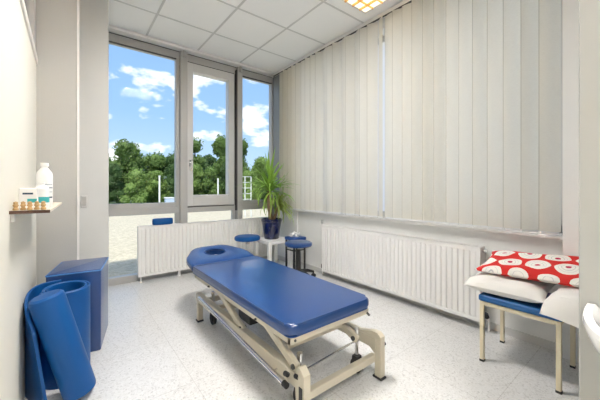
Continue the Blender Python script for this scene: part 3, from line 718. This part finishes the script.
# ------------------------------------------------------------------ stool with pillows
cx0, cx1, cy0, cy1 = 2.245, 2.66, 0.395, 0.825
ch = thing('square_stool', 'square stool with blue padded seat and slim cream metal legs holding pillows', 'stool', ((cx0+cx1)/2, (cy0+cy1)/2, 0))
for x in (cx0+0.012, cx1-0.012):
    for y in (cy0+0.012, cy1-0.012):
        b = BM(); box(b, (x-0.0125, y-0.0125, 0.012), (x+0.0125, y+0.0125, 0.418), 0.002, 1); lg = obj('leg', b, 'beige_leg', ch)
        b = BM(); box(b, (x-0.014, y-0.014, 0), (x+0.014, y+0.014, 0.014)); obj('rubber_foot', b, 'black', lg, smooth=False)
b = BM()
for y in (cy0+0.012, cy1-0.012): box(b, (cx0+0.024, y-0.01, 0.392), (cx1-0.024, y+0.01, 0.417))
for x in (cx0+0.012, cx1-0.012): box(b, (x-0.01, cy0+0.024, 0.392), (x+0.01, cy1-0.024, 0.417))
obj('seat_frame', b, 'beige_leg', ch, smooth=False)
b = BM(); box(b, (cx0-0.008, cy0-0.008, 0.419), (cx1+0.008, cy1+0.008, 0.462), 0.012, 3); obj('seat', b, mat('teal_blue_vinyl', (0.01, 0.10, 0.30), 0.4, noise=0.1), ch)

def pillow(name, lx, ly, h, c, rot, m, label, lift=0.0, droop=None, seed=1, n=26):
    """soft pillow: two puffed sheets sewn at the rim, corners pulled out"""
    rg = random.Random(seed); b = BM(); top = {}; bot = {}
    f1, f2, f3 = rg.uniform(0, 6), rg.uniform(0, 6), rg.uniform(0, 6)
    Rm = Matrix.Rotation(rot[2], 3, 'Z') @ Matrix.Rotation(rot[1], 3, 'Y') @ Matrix.Rotation(rot[0], 3, 'X')
    for i in range(n+1):
        for j in range(n+1):
            u = i/n*2-1; v = j/n*2-1
            pinch = 1-0.07*(1-v*v)*abs(u)**3; pv = 1-0.07*(1-u*u)*abs(v)**3
            x = u*lx/2*pinch; y = v*ly/2*pv
            hh = h/2*((1-u**4)*(1-v**4))**0.55
            wob = 0.006*sin(5*u+f1)*sin(4*v+f2)+0.004*sin(11*u+7*v+f3)
            edge = (i in (0, n) or j in (0, n))
            for s, D in ((1, top), (-1, bot)):
                if edge and s == -1: D[i, j] = top[i, j]; continue
                p = Vector((x, y, s*hh+(wob*min(1, hh/0.02) if s > 0 else 0)))
                p = Rm @ p+Vector(c)
                if droop: p = droop(p)
                D[i, j] = b.verts.new(p)
    for i in range(n):
        for j in range(n):
            b.faces.new((top[i, j], top[i+1, j], top[i+1, j+1], top[i, j+1])); 
            b.faces.new((bot[i, j], bot[i, j+1], bot[i+1, j+1], bot[i+1, j]))
    o = obj(name, b, m, at=c); tag(o, label, 'pillow', 'pillows on the square stool'); 
    return o
pillow('pillow', 0.44, 0.46, 0.11, (2.435, 0.705, 0.527), (0, radians(-3), radians(3)), 'pillow_white', 'off-white pillow under the patterned one, its corner over the stool edge', seed=4)
pillow('pillow', 0.46, 0.42, 0.112, (2.385, 0.245, 0.545), (radians(6), radians(-12), radians(-8)), 'pillow_white2', 'cream white pillow slumped over the right end of the stool', seed=9, droop=lambda p: Vector((p.x, p.y, p.z-max(0, 2.235-p.x)*1.3)))
pillow('pillow', 0.40, 0.86, 0.085, (2.53, 0.475, 0.666), (radians(-3), radians(-13), radians(1)), 'red_pillow', 'red pillow patterned with white circles, topmost of the pile', seed=2, n=30)

# ------------------------------------------------------------------ washbasin at the right edge
wb = thing('washbasin', 'white porcelain washbasin at the right edge of the picture', 'washbasin', (1.42, -0.06, 0.62))
wx, wy, wz = 1.42, -0.075, 0.80
b = BM(); rows = []
def basin_ring(rx, ry, z):
    row = []
    for k in range(33):
        a = radians(90)+pi*k/32
        cs, sn = cos(a), sin(a)
        row.append(b.verts.new((wx-0.005+rx*math.copysign(abs(cs)**0.8, cs) if k not in (0, 32) else wx-0.005, wy+ry*math.copysign(abs(sn)**0.85, sn), z)))
    return row
for rx, ry, z in ((0.20, 0.13, wz-0.20), (0.30, 0.20, wz-0.14), (0.375, 0.245, wz-0.06), (0.395, 0.258, wz-0.012), (0.39, 0.255, wz), (0.36, 0.235, wz+0.002), (0.345, 0.222, wz-0.012), (0.29, 0.18, wz-0.09), (0.16, 0.10, wz-0.13), (0.03, 0.03, wz-0.135)): rows.append(basin_ring(rx, ry, z))
for r0, r1 in zip(rows, rows[1:]):
    for k in range(32): b.faces.new((r0[k], r0[k+1], r1[k+1], r1[k]))
b.faces.new(rows[0]); b.faces.new(rows[-1][::-1])
obj('bowl', b, 'porcelain', wb)
b = BM(); tube(b, [(wx-0.06, wy, wz+0.002), (wx-0.06, wy, wz+0.10), (wx-0.10, wy, wz+0.13), (wx-0.17, wy, wz+0.11)], 0.012, 12); obj('tap', b, 'chrome', wb)
b = BM(); box(b, (wx-0.07, wy-0.2, wz-0.02), (wx-0.005, wy+0.2, wz+0.004), 0.006, 2); obj('tap_ledge', b, 'porcelain', wb)

# ------------------------------------------------------------------ shelf and bottles on the left wall
sz = 1.10
sh = thing('wall_shelf', 'thin cream wall shelf with dark front edge on the left wall', 'shelf', (XL, 2.2, sz))
poly = [(XL, 1.78), (-0.066, 1.76), (-0.037, 2.66), (XL, 2.72)]
b = BM(); prism(b, poly, sz-0.012, sz); obj('board', b, 'shelf_top', sh, smooth=False)
b = BM(); box(b, (XL, 1.753, sz-0.013), (-0.066, 1.762, sz+0.001)); obj('edge_band', b, 'shelf_edge', sh, smooth=False, label='dark brown front edge')
for y in (1.80, 2.5): b = BM(); box(b, (XL, y, sz-0.05), (XL+0.012, y+0.03, sz-0.012)); obj('bracket', b, 'white_metal', sh, smooth=False)
def bottle(x, y, r, h, neck, label, name='pump_bottle', cap='white_plastic', lab=None, sy=0.75):
    t = thing(name, label, 'bottle', (x, y, sz+0.001))
    b = BM(); lathe(b, [(0, 0), (r*0.94, 0), (r, 0.006), (r, h*0.70), (r*0.92, h*0.78), (r*0.55, h*0.86), (neck, h*0.90), (neck, h*0.92), (0, h*0.92)], (x, y, sz+0.001), 24, close=False, sy=sy); bd = obj('body', b, 'white_plastic', t)
    b = BM(); lathe(b, [(0, h*0.92), (neck*1.35, h*0.92), (neck*1.35, h), (0, h)], (x, y, sz+0.001), 20, close=False); obj('cap', b, cap, t)
    if lab:
        for (z0, z1, m, w) in lab:
            b = BM(); n = 10; ra = r*1.012
            rows = []
            for zz in (z0*h, z1*h):
                rows.append([b.verts.new((x+ra*cos(a), y+ra*sy*sin(a), sz+0.001+zz)) for a in [radians(-60)+(k/n-0.5)*w for k in range(n+1)]])
            for k in range(n): b.faces.new((rows[0][k], rows[0][k+1], rows[1][k+1], rows[1][k]))
            obj('label', b, m, t)
    return t
bottle(-0.100, 2.06, 0.034, 0.232, 0.013, 'tall white plastic bottle, tallest on the wall shelf', lab=[(0.42, 0.45, 'grey_label', 1.4), (0.50, 0.515, 'grey_label', 1.2), (0.20, 0.23, 'navy_label', 1.3), (0.33, 0.345, 'grey_label', 1.2)])
bottle(-0.105, 1.955, 0.029, 0.13, 0.010, 'short white bottle with turquoise label in front of the tall bottle', name='squeeze_bottle', lab=[(0.20, 0.42, 'turq', 1.9)])
tb = thing('lotion_carton', 'small white carton with dark stripe and turquoise band on the wall shelf', 'carton', (-0.165, 1.865, sz+0.001))
b = BM(); box(b, (-0.178, 1.845, sz+0.001), (-0.115, 1.89, sz+0.10), 0.003, 1); cb = obj('box', b, 'white_plastic', tb)
b = BM(); box(b, (-0.166, 1.8435, sz+0.070), (-0.130, 1.8448, sz+0.078)); obj('printed_stripe', b, 'navy_label', cb, smooth=False, label='dark printed stripe')
b = BM(); box(b, (-0.150, 1.8435, sz+0.032), (-0.117, 1.8448, sz+0.050)); obj('printed_band', b, 'turq', cb, smooth=False, label='turquoise band')
rw = random.Random(2)
xs = [-0.183, -0.160, -0.137, -0.114, -0.091]
for i, x in enumerate(xs):
    b = BM(); y = 1.79+0.012*(i % 2)
    lathe(b, [(0, 0), (0.009, 0), (0.0105, 0.006), (0.006, 0.014), (0.0105, 0.021), (0.007, 0.028), (0.0085, 0.035), (0, 0.040)], (x, y, sz+0.001), 14, close=False)
    tag(obj('wooden_massage_piece', b, 'wood', at=(x, y, sz+0.001)), 'small turned wooden piece in the row at the front of the wall shelf', 'massage tool', 'wooden pieces on the wall shelf')

# light switch on the pilaster
ls = thing('light_switch', 'small grey light switch plate on the left pillar above the foam block', 'switch', (0.115, 3.5, 1.07))
b = BM(); box(b, (0.092, 3.49, 1.015), (0.142, 3.4995, 1.13), 0.003, 1); obj('plate', b, 'alu_light', ls)
b = BM(); box(b, (0.101, 3.486, 1.03), (0.133, 3.49, 1.115), 0.002, 1); obj('rocker', b, 'alu', ls)

# ------------------------------------------------------------------ ceiling luminaires: one visible, two added out of view as fill
def luminaire(x0, x1, y0, y1, lamp, label):
    t = thing('ceiling_light', label, 'ceiling light', ((x0+x1)/2, (y0+y1)/2, ZC-0.006), 'recessed louvre ceiling lights')
    b = BM()
    for lo, hi in (((x0, y0), (x1, y0+0.018)), ((x0, y1-0.018), (x1, y1)), ((x0, y0+0.018), (x0+0.018, y1-0.018)), ((x1-0.018, y0+0.018), (x1, y1-0.018))): box(b, (lo[0], lo[1], ZC-0.012), (hi[0], hi[1], ZC-0.0045))
    obj('frame', b, 'white_metal', t, smooth=False)
    b = BM(); box(b, (x0+0.018, y0+0.018, ZC-0.0065), (x1-0.018, y1-0.018, ZC-0.0045)); obj('lamp_panel', b, lamp, t, smooth=False, label='glowing lamp panel')
    b = BM()
    for k in range(1, 4): xx = x0+(x1-x0)*k/4; box(b, (xx-0.006, y0+0.018, ZC-0.030), (xx+0.006, y1-0.018, ZC-0.008))
    for k in range(1, 5): yy = y0+(y1-y0)*k/5; box(b, (x0+0.018, yy-0.004, ZC-0.028), (x1-0.018, yy+0.004, ZC-0.009))
    obj('louver', b, 'louver', t, smooth=False)
luminaire(2.13, 2.59, 1.50, 2.11, M['lamp_warm'], 'warm glowing louvred ceiling light beside the blind rail')
luminaire(0.2, 0.8, -1.5, -0.9, M['lamp_fill'], 'added neutral white louvred fill light, unseen, behind the camera')  # added out of view to brighten the interior
luminaire(0.82, 1.40, 1.50, 2.11, M['lamp_fill'], 'added neutral white louvred fill light, unseen, above the treatment couch')  # unseen too, added as overhead fill for the room

# ------------------------------------------------------------------ outside: trees, bushes, poles
def P(px_, d):   # ground position for an image column at a given depth
    th = radians(38.3); a = (px_-300)/293.0
    return Vector(((sin(th)+a*cos(th))*d, (cos(th)-a*sin(th))*d, -0.15))
def tree(name, label, px_, d, w, h, kind, seed, base=0.0, nl=5200, cat='tree', group=None, ls_=0.11):
    rg = random.Random(seed); p = P(px_, d); t = thing(name, label, cat, p, group)
    b = BM(); blobs = []
    nb = 26
    for k in range(nb):
        s = rg.uniform(0, 1)
        z = base+(h-base)*(0.12+0.78*s); rad = w/2*(1.0-0.55*abs(s-0.4)**1.3)*0.40
        a = rg.uniform(0, 2*pi); off = w*0.40*rg.uniform(0.2, 1)*(1-0.6*s)
        blobs.append((Vector((off*cos(a), off*sin(a), z)), rad*rg.uniform(0.6, 0.9)))
    blobs.append((Vector((0, 0, h-w*0.22)), w*0.2))
    for c, r in blobs:
        tmp = bmesh.new(); bmesh.ops.create_icosphere(tmp, subdivisions=2, radius=r*0.72)
        for v in tmp.verts: v.co = v.co*(1+0.25*rg.uniform(-1, 1))+c; v.co.z = max(v.co.z, 0.02)
        bmesh.ops.translate(tmp, vec=p, verts=tmp.verts); merge(b, tmp)
    for i in range(nl):
        c, r = rg.choice(blobs); dv = Vector((rg.gauss(0, 1), rg.gauss(0, 1), rg.gauss(0, 1))).normalized()
        q = c+dv*r*rg.uniform(0.72, 1.15)
        if q.z < 0.03: continue
        q += p; n1 = Vector((rg.gauss(0, 1), rg.gauss(0, 1), rg.gauss(0, 1))).normalized(); n2 = n1.orthogonal().normalized(); n3 = n1.cross(n2); s = ls_*rg.uniform(0.5, 1.2)
        b.faces.new([b.verts.new(q+n2*s), b.verts.new(q+n3*s*0.6), b.verts.new(q-n2*s), b.verts.new(q-n3*s*0.6)])
    bmn = 'crown'
    o_ = p; me = bpy.data.meshes.new(bmn)
    for v in b.verts: v.co -= p
    b.to_mesh(me); b.free(); me.materials.append(TREE[kind]); o = bpy.data.objects.new(bmn, me); COL.objects.link(o); o.parent = t
    if h > 3.6:
        b = BM(); tube(b, [p, p+Vector((0.05, 0, h*0.4)), p+Vector((0, 0.05, h*0.8))], [0.16, 0.12, 0.05], 8); obj('trunk', b, 'trunk', t)
    return t
G = 'trees beyond the gravel'
for lb, px_, d_, w_, h_, k_, nl_ in (
    ('broad green tree behind the left window pane, highest there', 127, 25, 5.4, 5.4, 0, 9000),
    ('lower green tree right of the broad one behind the left window pane', 156, 28, 4.6, 4.9, 0, 6000),
    ('dark tree half hidden by the left mullion', 176, 25, 3.2, 4.5, 1, 5000),
    ('tall airy tree behind the left half of the opening window', 195, 27.5, 3.4, 6.2, 0, 5000),
    ('tall dark tree behind the right half of the opening window', 221, 25, 3.0, 5.9, 0, 6000),
    ('tall green tree at the left of the narrow right window', 241, 28, 3.2, 6.2, 0, 5500),
    ('lower tree behind the yucca in the right window', 262, 25, 3.8, 4.0, 2, 5000),
    ('green tree seen past the pillar at the left window edge', 98, 28, 4.4, 5.2, 1, 5000),
    ('dark tree in the gap between the taller ones', 208, 31, 4.6, 4.9, 1, 5000),
    ('low tree behind the right window corner profile', 284, 28, 4.4, 4.2, 1, 4000)):
    tree('tree', lb, px_, d_, w_, h_, k_, int(px_)+3, group=G, nl=nl_)
GB = 'bushes in front of the trees'
bs = [(114, 22.5, 2.6, 3.3, 1), (137, 21.5, 2.6, 2.9, 2), (158, 22.5, 2.6, 2.7, 2), (179, 21.5, 2.4, 3.3, 1), (195, 22.5, 2.4, 3.3, 2), (211, 21.5, 2.2, 3.0, 0), (229, 22.5, 2.4, 3.5, 1), (249, 21.5, 2.6, 2.6, 2), (272, 22.5, 3.0, 2.6, 1), (94, 21.5, 2.6, 3.0, 0)]
bl = ['dark bush at the left edge of the left window', 'light green bush in the middle of the left window', 'light green low bush beside the white lamp post', 'dark bush behind the left mullion', 'light green bush behind the window handle side', 'green bush low in the opening window', 'dark bush behind the second mullion', 'pale green bush behind the white railing', 'dark bush behind the potted yucca', 'green bush hidden mostly by the pillar']
for (a, d, w, h, k), lb in zip(bs, bl): tree('bush', lb, a, d, w, h, k, a+10, group=GB, cat='bush', nl=4200, ls_=0.085)
p = P(159.5, 18); p.z = -0.1
lp = thing('lamp_post', 'white lamp post outside behind the left window pane', 'lamp post', p)
b = BM(); tube(b, [p, p+Vector((0, 0, 2.0))], 0.05, 8); obj('pole', b, 'pole', lp)
b = BM(); tube(b, [p+Vector((0, 0, 2.0)), p+Vector((0, 0, 2.06))], 0.07, 8); obj('cap', b, 'pole', lp)
p = P(218, 18); p.z = -0.1
b = BM(); tube(b, [p, p+Vector((0, 0, 1.9))], 0.045, 8); tag(obj('marker_pole', b, 'pole', at=p), 'slim white pole outside behind the opening window', 'pole')
p = P(169.5, 16.5); p.z = -0.1
ub = thing('utility_cabinet', 'pale blue utility cabinet outside at the right of the left pane', 'cabinet', p)
b = BM(); box(b, (p.x-0.22, p.y-0.2, -0.1), (p.x+0.22, p.y+0.2, 0.62), 0.02, 2); obj('body', b, 'pale_blue', ub)
b = BM(); box(b, (p.x-0.25, p.y-0.23, 0.62), (p.x+0.25, p.y+0.23, 0.68), 0.01, 1); obj('lid', b, 'pole', ub)
p = P(245, 13); p.z = -0.1
rl = thing('railing', 'short white metal railing outside beside the yucca leaves', 'railing', p)
b = BM()
for k in range(3): x = p.x-0.3+k*0.3; tube(b, [(x, p.y, -0.1), (x, p.y, 1.7)], 0.022, 8)
obj('post', b, 'pole', rl)
b = BM()
for k in range(5): tube(b, [(p.x-0.3, p.y, 0.7+k*0.25), (p.x+0.3, p.y, 0.7+k*0.25)], 0.014, 6)
obj('rail', b, 'pole', rl)
